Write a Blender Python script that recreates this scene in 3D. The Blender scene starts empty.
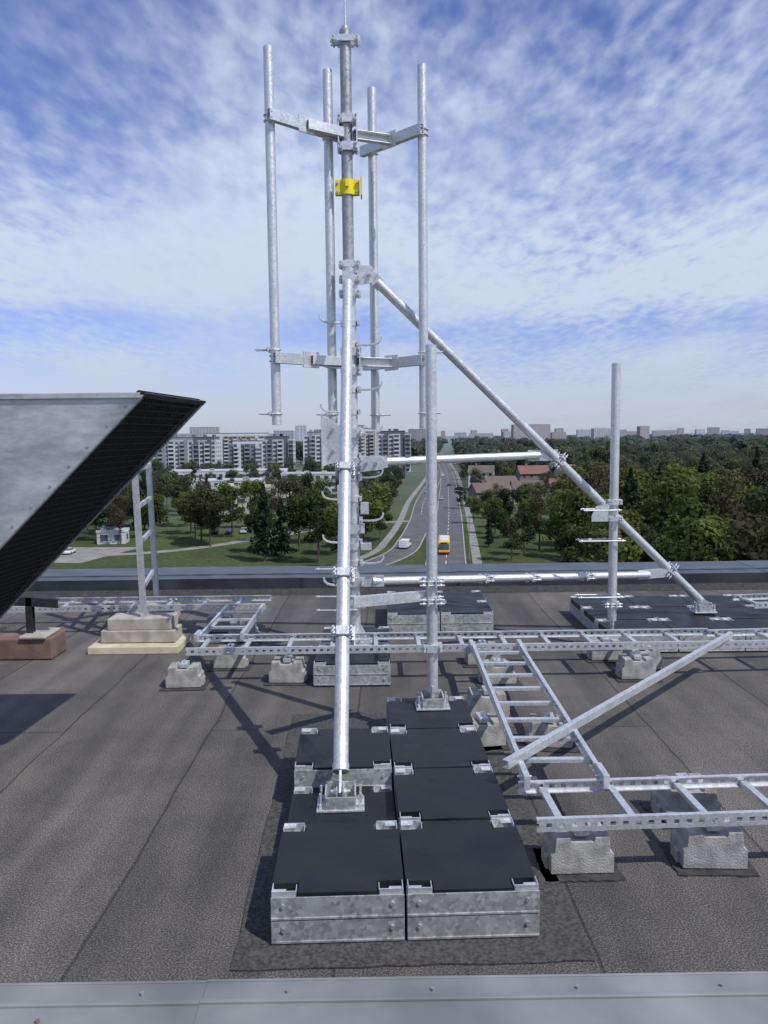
import bpy, math, random
from mathutils import Vector, Matrix, Quaternion
random.seed(7)
sc = bpy.context.scene
R = math.radians

# ------------------------------------------------------------------ materials
def newmat(name):
    m = bpy.data.materials.new(name); m.use_nodes = True
    nt = m.node_tree; b = nt.nodes["Principled BSDF"]
    return m, nt, b
def N(nt, t, **kw):
    n = nt.nodes.new(t)
    for k, v in kw.items(): setattr(n, k, v)
    return n
def ramp(nt, stops):
    r = N(nt, "ShaderNodeValToRGB"); e = r.color_ramp.elements
    while len(e) < len(stops): e.new(0.5)
    for i, (p, c) in enumerate(stops):
        e[i].position = p; e[i].color = (c[0], c[1], c[2], 1) if hasattr(c, '__len__') else (c, c, c, 1)
    return r
def noisy(name, c1, c2, scale=8, rough=(.6, .8), metal=0, bump=0, bscale=60, detail=6, spec=.5, lo=.35, hi=.65):
    m, nt, b = newmat(name)
    tc = N(nt, "ShaderNodeTexCoord")
    n = N(nt, "ShaderNodeTexNoise"); n.inputs["Scale"].default_value = scale; n.inputs["Detail"].default_value = detail
    nt.links.new(tc.outputs["Object"], n.inputs["Vector"])
    r = ramp(nt, [(lo, c1), (hi, c2)]); nt.links.new(n.outputs["Fac"], r.inputs["Fac"])
    nt.links.new(r.outputs["Color"], b.inputs["Base Color"])
    mr = N(nt, "ShaderNodeMapRange"); mr.inputs["From Min"].default_value = .3; mr.inputs["From Max"].default_value = .7
    mr.inputs["To Min"].default_value = rough[0]; mr.inputs["To Max"].default_value = rough[1]
    nt.links.new(n.outputs["Fac"], mr.inputs["Value"]); nt.links.new(mr.outputs["Result"], b.inputs["Roughness"])
    b.inputs["Metallic"].default_value = metal
    b.inputs["Specular IOR Level"].default_value = spec
    if bump:
        n2 = N(nt, "ShaderNodeTexNoise"); n2.inputs["Scale"].default_value = bscale; n2.inputs["Detail"].default_value = 4
        nt.links.new(tc.outputs["Object"], n2.inputs["Vector"])
        bp = N(nt, "ShaderNodeBump"); bp.inputs["Strength"].default_value = bump; bp.inputs["Distance"].default_value = .01
        nt.links.new(n2.outputs["Fac"], bp.inputs["Height"]); nt.links.new(bp.outputs["Normal"], b.inputs["Normal"])
    return m

def galv(name, lo, hi, metal=.75, rough=(.32, .5), vs=45, mixf=.6):
    m, nt, b = newmat(name)
    tc = N(nt, "ShaderNodeTexCoord")
    v = N(nt, "ShaderNodeTexVoronoi"); v.inputs["Scale"].default_value = vs
    n = N(nt, "ShaderNodeTexNoise"); n.inputs["Scale"].default_value = 5; n.inputs["Detail"].default_value = 8; n.inputs["Roughness"].default_value = .7
    nt.links.new(tc.outputs["Object"], v.inputs["Vector"]); nt.links.new(tc.outputs["Object"], n.inputs["Vector"])
    bw = N(nt, "ShaderNodeRGBToBW"); nt.links.new(v.outputs["Color"], bw.inputs["Color"])
    mx = N(nt, "ShaderNodeMix"); mx.data_type = 'FLOAT'; mx.inputs[0].default_value = mixf
    nt.links.new(bw.outputs["Val"], mx.inputs[2]); nt.links.new(n.outputs["Fac"], mx.inputs[3])
    r = ramp(nt, [(.3, lo), (.68, hi)]); nt.links.new(mx.outputs[0], r.inputs["Fac"])
    nt.links.new(r.outputs["Color"], b.inputs["Base Color"])
    mr = N(nt, "ShaderNodeMapRange"); mr.inputs["From Min"].default_value = .3; mr.inputs["From Max"].default_value = .7
    mr.inputs["To Min"].default_value = rough[0]; mr.inputs["To Max"].default_value = rough[1]
    nt.links.new(mx.outputs[0], mr.inputs["Value"]); nt.links.new(mr.outputs["Result"], b.inputs["Roughness"])
    b.inputs["Metallic"].default_value = metal
    return m

GALV = galv("galvanised_steel", (.55, .575, .58), (.76, .785, .79), .62, (.36, .50), 80, .62)
GALVD = galv("weathered_galvanised_steel", (.28, .295, .30), (.46, .48, .48), .6, (.4, .6))
GALVT = galv("dull_zinc_tray", (.30, .315, .31), (.58, .60, .585), .55, (.45, .62), 55, .62)
YEL = noisy("yellow_paint", (.75, .62, .01), (.85, .72, .02), 10, (.35, .5))
BLACK = noisy("black_bitumen_wrap", (.0045, .0055, .007), (.016, .018, .021), 4, (.36, .66), bump=.5, bscale=8, spec=.4, detail=9)
CONC = noisy("concrete", (.24, .235, .22), (.43, .425, .40), 14, (.85, .95), bump=.5, bscale=120, detail=9)
CONCT = noisy("tan_concrete", (.30, .275, .23), (.46, .43, .375), 9, (.85, .95), bump=.4, bscale=90, detail=9)
FOAM = noisy("yellowed_insulation_board", (.46, .43, .29), (.62, .585, .43), 8, (.85, .95), bump=.3)
BRICK = noisy("brown_concrete", (.13, .085, .068), (.205, .135, .105), 8, (.85, .95), bump=.4)
RUB = noisy("rubber_mat", (.028, .028, .029), (.065, .064, .063), 22, (.85, .95), bump=.5, bscale=200)
LEDGE = noisy("grey_sheet_metal", (.20, .215, .21), (.33, .34, .33), 1.8, (.42, .65), metal=.3, bump=.12, bscale=3.5, detail=12, lo=.38, hi=.62)
PARA = noisy("parapet_flashing", (.065, .080, .095), (.125, .148, .17), 3, (.42, .62), metal=.3, detail=9)
PARAF = noisy("parapet_fascia", (.025, .03, .036), (.045, .052, .060), 3, (.5, .7), metal=.2)
BITW = noisy("bitumen_upstand", (.03, .03, .031), (.06, .058, .056), 20, (.85, .95), bump=.6, bscale=200)
DARK = noisy("dark_mesh", (.006, .006, .007), (.014, .014, .015), 20, (.6, .8))
DARK2 = noisy("dark_wire", (.03, .03, .032), (.05, .05, .052), 20, (.5, .7), metal=.5)
def duct_metal():
    m, nt, b = newmat("duct_aluminium")
    tc = N(nt, "ShaderNodeTexCoord")
    mp = N(nt, "ShaderNodeMapping"); mp.inputs["Scale"].default_value = (1.5, 1.5, 4)
    nt.links.new(tc.outputs["Object"], mp.inputs["Vector"])
    n = N(nt, "ShaderNodeTexNoise"); n.inputs["Scale"].default_value = 1.6; n.inputs["Detail"].default_value = 12; n.inputs["Roughness"].default_value = .75
    nt.links.new(mp.outputs["Vector"], n.inputs["Vector"])
    r = ramp(nt, [(.34, (.26, .27, .28)), (.66, (.64, .65, .65))]); nt.links.new(n.outputs["Fac"], r.inputs["Fac"])
    nt.links.new(r.outputs["Color"], b.inputs["Base Color"])
    r2 = ramp(nt, [(.3, .38), (.7, .6)]); nt.links.new(n.outputs["Fac"], r2.inputs["Fac"]); nt.links.new(r2.outputs["Color"], b.inputs["Roughness"])
    b.inputs["Metallic"].default_value = .65
    return m
ALU = duct_metal()

def bitumen():
    m, nt, b = newmat("granulated_bitumen_felt")
    L = nt.links.new
    tc = N(nt, "ShaderNodeTexCoord")
    sx = N(nt, "ShaderNodeSeparateXYZ"); L(tc.outputs["Object"], sx.inputs[0])
    nw = N(nt, "ShaderNodeTexNoise"); nw.inputs["Scale"].default_value = 1.3; nw.inputs["Detail"].default_value = 5; L(tc.outputs["Object"], nw.inputs["Vector"])
    a = N(nt, "ShaderNodeMath", operation='MULTIPLY_ADD'); a.inputs[1].default_value = .07; L(nw.outputs["Fac"], a.inputs[0]); L(sx.outputs["X"], a.inputs[2])
    a2 = N(nt, "ShaderNodeMath", operation='ADD'); a2.inputs[1].default_value = .17; L(a.outputs[0], a2.inputs[0])
    cx = N(nt, "ShaderNodeCombineXYZ"); L(sx.outputs["Y"], cx.inputs[0]); L(a2.outputs[0], cx.inputs[1])
    br = N(nt, "ShaderNodeTexBrick"); L(cx.outputs[0], br.inputs["Vector"])
    br.inputs["Scale"].default_value = 1; br.inputs["Brick Width"].default_value = 5.3; br.inputs["Row Height"].default_value = 1.0
    br.inputs["Mortar Size"].default_value = .012; br.inputs["Mortar Smooth"].default_value = .8
    br.inputs["Color1"].default_value = (.88, .88, .88, 1); br.inputs["Color2"].default_value = (1.10, 1.09, 1.08, 1); br.inputs["Mortar"].default_value = (.6, .6, .6, 1)
    g = N(nt, "ShaderNodeTexNoise"); g.inputs["Scale"].default_value = 130; g.inputs["Detail"].default_value = 6; g.inputs["Roughness"].default_value = .75; L(tc.outputs["Object"], g.inputs["Vector"])
    gr = ramp(nt, [(.36, (.028, .027, .026)), (.5, (.098, .094, .089)), (.65, (.31, .30, .285))]); L(g.outputs["Fac"], gr.inputs["Fac"])
    big = N(nt, "ShaderNodeTexNoise"); big.inputs["Scale"].default_value = .9; big.inputs["Detail"].default_value = 12; big.inputs["Roughness"].default_value = .75; L(tc.outputs["Object"], big.inputs["Vector"])
    bgr = ramp(nt, [(.30, (.60, .60, .61)), (.70, (1.36, 1.33, 1.28))]); L(big.outputs["Fac"], bgr.inputs["Fac"])
    st = N(nt, "ShaderNodeMapping"); st.inputs["Scale"].default_value = (3.2, .25, 1); L(tc.outputs["Object"], st.inputs["Vector"])
    sn = N(nt, "ShaderNodeTexNoise"); sn.inputs["Scale"].default_value = 1.5; sn.inputs["Detail"].default_value = 8; L(st.outputs[0], sn.inputs["Vector"])
    sr = ramp(nt, [(.35, (.74, .74, .75)), (.65, (1.16, 1.14, 1.12))]); L(sn.outputs["Fac"], sr.inputs["Fac"])
    def mul(x, y):
        q = N(nt, "ShaderNodeMix"); q.data_type = 'RGBA'; q.blend_type = 'MULTIPLY'; q.inputs[0].default_value = 1
        L(x, q.inputs[6]); L(y, q.inputs[7]); return q.outputs[2]
    c = mul(mul(mul(gr.outputs[0], bgr.outputs[0]), br.outputs["Color"]), sr.outputs[0])
    L(c, b.inputs["Base Color"]); b.inputs["Roughness"].default_value = .85; b.inputs["Specular IOR Level"].default_value = .3
    hs = N(nt, "ShaderNodeMath", operation='MULTIPLY_ADD'); hs.inputs[1].default_value = -1.2; L(br.outputs["Fac"], hs.inputs[0]); L(g.outputs["Fac"], hs.inputs[2])
    hb = N(nt, "ShaderNodeMath", operation='MULTIPLY_ADD'); hb.inputs[1].default_value = 1.5; L(big.outputs["Fac"], hb.inputs[0]); L(hs.outputs[0], hb.inputs[2])
    bp = N(nt, "ShaderNodeBump"); bp.inputs["Strength"].default_value = .75; bp.inputs["Distance"].default_value = .007
    L(hb.outputs[0], bp.inputs["Height"]); L(bp.outputs["Normal"], b.inputs["Normal"])
    return m
BIT = bitumen()

# ------------------------------------------------------------------ mesh builder
class MB:
    def __init__(s): s.v = []; s.f = []; s.m = []; s.sm = []; s.mats = []
    def mi(s, mat):
        if mat not in s.mats: s.mats.append(mat)
        return s.mats.index(mat)
    def add(s, vs, fs, mat, smooth=False):
        o = len(s.v); k = s.mi(mat)
        s.v += [tuple(v) for v in vs]
        for f in fs:
            s.f.append([i + o for i in f]); s.m.append(k); s.sm.append(smooth)
    def box(s, c, size, mat, rot=None):
        x, y, z = [q / 2 for q in size]; c = Vector(c)
        vs = [Vector((a * x, b * y, d * z)) for a in (-1, 1) for b in (-1, 1) for d in (-1, 1)]
        if rot is not None: vs = [rot @ v for v in vs]
        s.add([v + c for v in vs], [(0, 1, 3, 2), (4, 6, 7, 5), (0, 4, 5, 1), (2, 3, 7, 6), (0, 2, 6, 4), (1, 5, 7, 3)], mat)
    def b2(s, lo, hi, mat):
        s.box([(a + b) / 2 for a, b in zip(lo, hi)], [abs(b - a) for a, b in zip(lo, hi)], mat)
    def cyl(s, p0, p1, r, mat, seg=20, r1=None, caps=True, hollow=False):
        p0, p1 = Vector(p0), Vector(p1); d = (p1 - p0).normalized()
        q = d.to_track_quat('Z', 'Y'); r1 = r if r1 is None else r1
        ring = lambda p, rr: [p + q @ Vector((math.cos(2 * math.pi * i / seg) * rr, math.sin(2 * math.pi * i / seg) * rr, 0)) for i in range(seg)]
        side = [(i, (i + 1) % seg, (i + 1) % seg + seg, i + seg) for i in range(seg)]
        s.add(ring(p0, r) + ring(p1, r1), side, mat, True)
        if hollow:
            w = .8
            for p, rr, inn in ((p0, r, d * .15), (p1, r1, -d * .15)):
                s.add(ring(p, rr) + ring(p, rr * w), side, mat)
                s.add(ring(p, rr * w) + ring(p + inn, rr * w), side, mat, True)
                s.add(ring(p + inn, rr * w), [tuple(range(seg))], DARK)
        elif caps:
            s.add(ring(p0, r), [tuple(reversed(range(seg)))], mat); s.add(ring(p1, r1), [tuple(range(seg))], mat)
    def path(s, pts, r, mat, seg=8):
        for a, b in zip(pts, pts[1:]): s.cyl(a, b, r, mat, seg)
    def frame(s, p0, p1, up=(0, 0, 1)):
        p0, p1 = Vector(p0), Vector(p1); x = (p1 - p0); L = x.length; x.normalize()
        u = Vector(up); y = u.cross(x).normalized(); z = x.cross(y)
        return (p0 + p1) / 2, L, Matrix((x, y, z)).transposed()
    def beam(s, p0, p1, w, h, mat, up=(0, 0, 1)):
        c, L, M = s.frame(p0, p1, up); s.box(c, (L, w, h), mat, M)
    def chan(s, p0, p1, w, h, mat, t=.006, side=1, up=(0, 0, 1)):
        c, L, M = s.frame(p0, p1, up)
        s.box(c + M @ Vector((0, -side * (w / 2 - t / 2), 0)), (L, t, h), mat, M)
        for q in (-1, 1):
            s.box(c + M @ Vector((0, side * t / 2, q * (h / 2 - t / 2))), (L, w - t, t), mat, M)
    def prism(s, poly, z0, z1, mat, M=None, off=(0, 0, 0)):
        n = len(poly); off = Vector(off)
        vs = [Vector((x, y, z0)) for x, y in poly] + [Vector((x, y, z1)) for x, y in poly]
        if M is not None: vs = [M @ v for v in vs]
        fs = [tuple(reversed(range(n))), tuple(range(n, 2 * n))] + [(i, (i + 1) % n, (i + 1) % n + n, i + n) for i in range(n)]
        s.add([v + off for v in vs], fs, mat)
    def bolt(s, c, d, L, mat, r=.006, nut=True):
        c = Vector(c); d = Vector(d).normalized()
        s.cyl(c - d * L / 2, c + d * L / 2, r, mat, 8)
        if nut:
            for q in (-1, 1):
                s.cyl(c + d * q * (L / 2 - .03), c + d * q * (L / 2 - .018), r * 2, mat, 6)
    def build(s, name, parent=None, loc=(0, 0, 0), bevel=0, rotz=0):
        me = bpy.data.meshes.new(name); me.from_pydata(s.v, [], s.f)
        for m in s.mats: me.materials.append(m)
        me.polygons.foreach_set("material_index", s.m); me.polygons.foreach_set("use_smooth", s.sm)
        me.update()
        o = bpy.data.objects.new(name, me); sc.collection.objects.link(o)
        o.location = loc; o.rotation_euler = (0, 0, rotz)
        if parent: o.parent = parent
        if bevel:
            b = o.modifiers.new("bevel", 'BEVEL'); b.width = bevel; b.segments = 2; b.limit_method = 'ANGLE'; b.angle_limit = R(40); b.use_clamp_overlap = True
        return o
def empty(name, loc=(0, 0, 0), rotz=0):
    o = bpy.data.objects.new(name, None); sc.collection.objects.link(o); o.location = loc; o.rotation_euler = (0, 0, rotz); return o

# ------------------------------------------------------------------ the roof we stand on
G = -25.0
mb = MB(); mb.b2((-17, -5, G), (17, 11.0, 0), BIT)
mb.build("flat_roof")
mb = MB()
mb.b2((-17, 10.15, 0), (17, 10.95, .16), BITW)
mb.add([(-17, 9.95, .003), (17, 9.95, .003), (17, 10.149, .10), (-17, 10.149, .10)], [(0, 1, 2, 3)], BITW)
x = -17
i = 0
while x < 17:
    z = .175 + (i % 2) * .004
    mb.b2((x, 10.08, z), (x + 2.05, 11.02, z + .02), PARA)
    mb.b2((x, 10.075, z - .12), (x + 2.05, 10.083, z + .022), PARAF)
    mb.b2((x + .0, 10.35, z + .02), (x + 2.05, 10.37, z + .034), PARA)
    x += 2.0; i += 1
mb.build("parapet_wall", bevel=.003, rotz=R(.5))
mb = MB()
mb.b2((-6, 1.0, 0), (6, 2.34, .27), BITW)
for k, (a, b_) in enumerate([(-6, -.55), (-.56, 1.9), (1.89, 6)]):
    z = .272 + .003 * k
    mb.b2((a, .9, z), (b_, 2.29, z + .02), LEDGE)
    mb.b2((a, 2.29, z - .012), (b_, 2.385, z + .008), LEDGE)
    mb.b2((a, 2.378, z - .09), (b_, 2.388, z + .012), LEDGE)
    mb.b2((a, 2.262, z + .02), (b_, 2.276, z + .029), LEDGE)
for k in range(14):
    xx = -3 + k * .45
    mb.cyl((xx, 2.325, .28), (xx, 2.325, .292), .006, GALVD, 8)
mb.cyl((-1.02, 2.2, .29), (-1.02, 2.2, .302), .007, BRICK, 8)
mb.build("roof_ledge_flashing", bevel=.002, rotz=R(.35))

def mat_sheet(x0, y0, x1, y1, rot=0, name="protection_mat", t=.006):
    mb = MB(); cx, cy = (x0 + x1) / 2, (y0 + y1) / 2
    n = 14; w, d = (x1 - x0) / 2, (y1 - y0) / 2
    pts = []
    for a, b_ in ((-1, -1), (1, -1), (1, 1), (-1, 1)): pts.append((a * w, b_ * d))
    poly = []
    for i in range(4):
        p, q = pts[i], pts[(i + 1) % 4]
        for k in range(n):
            t_ = k / n; j = .006 if 0 < k else 0
            poly.append((p[0] + (q[0] - p[0]) * t_ + random.uniform(-j, j), p[1] + (q[1] - p[1]) * t_ + random.uniform(-j, j)))
    mb.prism(poly, .002, t + .002, RUB if w < .5 else MATB)
    return mb.build(name, loc=(cx, cy, 0), rotz=rot)
MATB = noisy("bitumen_mat", (.030, .029, .029), (.095, .091, .087), 70, (.85, .95), bump=.5, bscale=250, detail=9)
mat_sheet(-.63, 2.84, .75, 5.6, R(1.4))

# ------------------------------------------------------------------ ballast trays
def tray(mb, x0, y0, w, d, z0, z1, M, off):
    T = lambda p: M @ Vector(p) + Vector(off)
    nl = max(1, round((z1 - z0) / .1)); h = (z1 - z0) / nl
    g = .004
    for k in range(nl):
        a, b_ = z0 + k * h + .002, z0 + (k + 1) * h - .002
        ht = b_ - a; top = k == nl - 1
        for cy in (y0 + g, y0 + d - g):
            mb.box(T((x0 + w / 2, cy, (a + b_) / 2)), (w - .006, .004, ht), GALVT, M)
            s_ = 1 if cy < y0 + d / 2 else -1
            if not top: mb.box(T((x0 + w / 2, cy + s_ * .014, b_ - .003)), (w - .016, .022, .005), GALVT, M)
            mb.box(T((x0 + w / 2, cy - s_ * .0035, a + .006)), (w - .006, .004, .010), GALVT, M)
            for bx in (x0 + .05, x0 + w - .05):
                mb.cyl(T((bx, cy - s_ * .001, (a + b_) / 2 + .012)), T((bx, cy - s_ * .010, (a + b_) / 2 + .012)), .009, GALVT, 6)
        for cx in (x0 + g, x0 + w - g):
            mb.box(T((cx, y0 + d / 2, (a + b_) / 2 - (.006 if top else 0))), (.004, d - .016, ht - (.012 if top else 0)), GALVT, M)
    mb.box(T((x0 + w / 2, y0 + d / 2, (z0 + z1) / 2 - .03)), (w - .02, d - .03, z1 - z0 - .062), CONC, M)
    n1, n2 = .108, .072; e, ey = .001, .009
    X0, X1, Y0, Y1 = x0 + e, x0 + w - e, y0 + ey, y0 + d - .003
    j = lambda: random.uniform(-.004, .004)
    poly = [(X0 + n1, Y0), (X1 - n1, Y0), (X1 - n1 + j(), Y0 + n2), (X1, Y0 + n2 + j()), (X1, Y1 - n2), (X1 - n1, Y1 - n2 + j()), (X1 - n1 + j(), Y1), (X0 + n1, Y1), (X0 + n1 + j(), Y1 - n2), (X0, Y1 - n2 + j()), (X0, Y0 + n2), (X0 + n1, Y0 + n2 + j())]
    mb.prism(poly, z1 - .045, z1 + .010 + random.uniform(-.002, .003), BLACK, M, off)
    X0 += .004; X1 -= .004; Y0 = y0 + .011; Y1 = y0 + d - .011
    for cx, sx in ((X0, 1), (X1, -1)):
        for cy, sy in ((Y0, 1), (Y1, -1)):
            mb.box(T((cx + sx * .048, cy, z1 - .010)), (.094, .004, .060), GALV, M)
            mb.box(T((cx + sx * .003, cy + sy * .031, z1 - .010)), (.004, .058, .060), GALV, M)
            mb.box(T((cx + sx * .096, cy + sy * .031, z1 - .012)), (.004, .056, .05), GALV, M)
            mb.box(T((cx + sx * .048, cy + sy * .031, z1 - .034)), (.088, .054, .004), GALV, M)
            mb.box(T((cx + sx * .03, cy + sy * .015, z1 + .010)), (.054, .028, .004), GALV, M)
            mb.cyl(T((cx + sx * .055, cy + sy * .034, z1 - .032)), T((cx + sx * .055, cy + sy * .034, z1 - .012)), .011, GALVD, 6)

def foot(mb, c, M, w=.2, d=.13, h=.10):
    T = lambda p: M @ Vector(p) + Vector(c)
    mb.box(T((0, 0, .005)), (w, d, .01), GALV, M)
    mb.box(T((0, -d / 2 + .01, .04)), (w * .62, .008, .07), GALVT, M)
    mb.box(T((0, d / 2 - .01, .05)), (w * .62, .008, .09), GALVT, M)
    for sx in (-1, 1):
        mb.box(T((sx * (w * .31), 0, .045)), (.008, d - .03, .08), GALV, M)
        for sy in (-1, 1):
            mb.cyl(T((sx * w * .42, sy * d * .3, .01)), T((sx * w * .42, sy * d * .3, .085)), .007, GALV, 8)
            mb.cyl(T((sx * w * .42, sy * d * .3, .012)), T((sx * w * .42, sy * d * .3, .03)), .014, GALV, 6)

MA = Matrix.Rotation(R(1.8), 3, 'Z')
base = empty("ballast_frame")
O = (.07, 2.98, 0)
W, D = .53, .575
mb = MB()
tray(mb, -W - .003, 0, W, D, .01, .205, MA, O)
tray(mb, .003, 0, W, D, .01, .205, MA, O)
tray(mb, -W - .003, D + .004, W, D, .01, .115, MA, O)
tray(mb, .003, D + .004, W, D, .01, .205, MA, O)
tray(mb, -W - .003, 2 * D + .008, W, D, .01, .22, MA, O)
tray(mb, .003, 2 * D + .008, W, D, .01, .205, MA, O)
tray(mb, .003, 3 * D + .012, W, D, .01, .205, MA, O)
mb.build("trays", base, bevel=.0015)
mb = MB()
fs = Vector((-.235, 3.90, .13)); foot(mb, fs, MA, .24, .16)
fp = Vector((.305, 5.1, .222)); foot(mb, fp, MA, .22, .15)
mb.build("foot_brackets", base, bevel=.001)

def cluster(name, x0, y0, nx, ny, w=.53, d=.56, z=.2, rot=0):
    e = empty(name); mb = MB(); M = Matrix.Rotation(rot, 3, 'Z')
    for i in range(nx):
        for j in range(ny):
            tray(mb, i * (w + .006), j * (d + .008), w, d, .01, z + .01, M, (x0, y0, 0))
    mb.build("trays", e, bevel=.0015); return e
cluster("ballast_frame", -.58, 6.22, 1, 2, w=.62, d=.6, z=.17)
cluster("ballast_frame", 0.02, 7.85, 2, 2, z=.2)
cluster("ballast_frame", 2.06, 7.10, 4, 3, w=.6, d=.56, z=.16)
cluster("ballast_frame", 3.05, 4.8, 2, 1, z=.1)

# ------------------------------------------------------------------ telecom mast
mast = empty("telecom_mast")
MX, MY = -.265, 6.85
def clamp(mb, c, r, w=.15, h=.06, rod=.2, ax='Y', mat=None, axis=None):
    mat = mat or GALV
    c = Vector(c)
    M = Matrix.Identity(3) if ax == 'Y' else Matrix.Rotation(R(90), 3, 'Z')
    if isinstance(ax, (int, float)): M = Matrix.Rotation(ax, 3, 'Z')
    if axis is not None: M = axis @ M
    for q in (-1, 1):
        mb.box(c + M @ Vector((0, q * (r + .008), 0)), (w * .55, .012, h), mat, M)
        for e in (-1, 1):
            mb.box(c + M @ Vector((e * w * .38, q * (r * .55 + .004), 0)), (w * .26, .01, h), mat, M)
    for e in (-1, 1):
        for k in (-1, 1):
            mb.bolt(c + M @ Vector((e * w * .40, 0, k * h * .25)), M @ Vector((0, 1, 0)), rod, mat, .006)
def ubolt(mb, c, r, ang=0, rod=.10, h=.0):
    c = Vector(c); M = Matrix.Rotation(ang, 3, 'Z')
    pts = [c + M @ Vector((-r - rod, -r - .006, 0))] + [c + M @ Vector((math.sin(a) * (r + .006), -math.cos(a) * (r + .006), 0)) for a in [math.pi * k / 8 for k in range(9)]] + [c + M @ Vector((-r - rod, r + .006, 0))]
    mb.path(pts, .006, GALV, 8)
    mb.box(c + M @ Vector((-r - .012, 0, 0)), (.01, 2 * r + .05, .035), GALV, M)
    for e in (-1, 1): mb.cyl(c + M @ Vector((-r - .034, e * (r + .006), 0)), c + M @ Vector((-r - .02, e * (r + .006), 0)), .012, GALV, 6)
mb = MB()
mb.cyl((MX, MY, .16), (MX, MY, 3.38), .050, GALV, 28)
mb.cyl((MX - .01, MY, 3.38), (MX - .01, MY, 5.28), .047, GALVD, 28, hollow=True)
for z in (1.05, 3.38, 3.22): mb.cyl((MX, MY, z - .03), (MX, MY, z + .03), .064, GALV, 24)
mb.box((MX, MY, .192), (.3, .3, .014), GALV)
for a in range(4):
    M = Matrix.Rotation(a * math.pi / 2, 3, 'Z')
    mb.prism([(.05, 0), (.14, 0), (.05, .16)], -.005, .005, GALV, M @ Matrix.Rotation(R(90), 3, 'X'), (MX, MY, .2))
mb.build("mast_tube", mast, bevel=.001)
mb = MB()
mb.cyl((MX - .01, MY, 5.2), (MX - .01, MY, 6.3), .008, GALV, 10)
mb.cyl((MX - .01, MY, 5.27), (MX - .01, MY, 5.31), .03, GALV, 12)
clamp(mb, (MX - .01, MY, 5.20), .049, .24, .05, .16)
mb.build("lightning_rod", mast)

poles = [(-.86, 6.51), (-.43, 6.91), (-.068, 7.27), (.348, 6.84)]
for i, (x, y) in enumerate(poles):
    mb = MB(); mb.cyl((x, y, 2.05 + (.04 if i == 0 else 0)), (x, y, 5.0), .039, GALV, 24, hollow=True)
    mb.build("antenna_pole_%d" % (i + 1), mast)
mb = MB()
for z in (4.47, 2.62):
    for (a, b_, sgn) in ((0, 1, 1), (3, 2, -1)):
        p, q = Vector((*poles[a], z)), Vector((*poles[b_], z)); d = (q - p).normalized()
        side = Vector((d.y, -d.x, 0)) if sgn > 0 else Vector((-d.y, d.x, 0))
        side = -side if (side.x * (1 if sgn > 0 else -1)) < 0 else side
        off = side * .065
        p2, q2 = p + off - d * .06, q + off + d * .07
        mb.chan(p2, q2, .05, .085, GALV, side=1 if sgn > 0 else -1)
        mid = (p + q) / 2 + off + side * .03
        m0 = Vector((MX, MY, z)); dd = (mid - m0); dd.z = 0; dn = dd.normalized()
        mb.chan(m0 + dn * .05, mid, .055, .075, GALV, side=-1)
        mb.box(mid + side * -.008, (.16, .012, .13), GALV, Matrix.Rotation(math.atan2(d.y, d.x), 3, 'Z'))
        for pp in (p, q):
            ang = math.atan2(side.y, side.x)
            for zz in (-.022, .022): ubolt(mb, pp + Vector((0, 0, zz)), .039, ang + math.pi, .055)
    for zz in (z - .11, z + .11) if z > 4 else (z - .08, z + .08):
        clamp(mb, (MX, MY, zz), .05, .17, .07, .19)
    for e in (-1, 1):
        mb.box((MX + e * .075, MY, z), (.01, .15, .26 if z > 4 else .2), GALV)
for i, (x, y) in enumerate(poles):
    ubolt(mb, (x, y, 2.18), .039, 0 if i < 2 else math.pi, .10)
    if i in (0, 3): ubolt(mb, (x, y, 2.69), .039, 0 if i < 2 else math.pi, .12)
mb.build("antenna_arms", mast, bevel=.001)

mb = MB()
z = 4.04; yx = MX - .01
mb.cyl((yx, MY, z - .06), (yx, MY, z + .06), .058, YEL, 24)
for e in (-1, 1):
    mb.box((yx + e * .075, MY - .018, z), (.05, .012, .12), YEL)
    mb.box((yx + e * .075, MY + .018, z), (.05, .012, .12), YEL)
    for k in (-1, 1): mb.bolt((yx + e * .08, MY, z + k * .035), (0, 1, 0), .1, GALV, .006)
mb.box((yx + .115, MY, z), (.012, .13, .15), YEL)
mb.box((yx, MY - .062, z + .02), (.03, .02, .05), YEL)
mb.build("yellow_clamp", mast, bevel=.002)

S0 = Vector((-.275, 6.70, 3.28)); S1 = Vector((-.237, 3.91, .20))
mb = MB()
d = (S1 - S0).normalized()
mb.cyl(S0 + d * .06, S1 - d * .10, .040, GALV, 28)
mb.cyl(S1 - d * .14, S1 - d * .10, .044, GALV, 24)
mb.beam(S1 - d * .16, S1 + d * .02, .012, .07, GALV, up=(0, -1, .3))
mb.bolt(S1, (1, 0, 0), .10, GALV, .008)
for e in (-.014, .014): mb.box(S1 + Vector((e * 1.2, 0, -.02)), (.008, .09, .09), GALV)
Mq = d.to_track_quat('Z', 'Y').to_matrix()
for t in (.49, .69, .785):
    c = S0.lerp(S1, t); clamp(mb, c, .042, .13, .055, .15, 'Y', axis=Mq)
mb.box(S0 + Vector((0, .03, 0)), (.09, .10, .12), GALV)
mb.build("front_strut", mast, bevel=.001)

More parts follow.
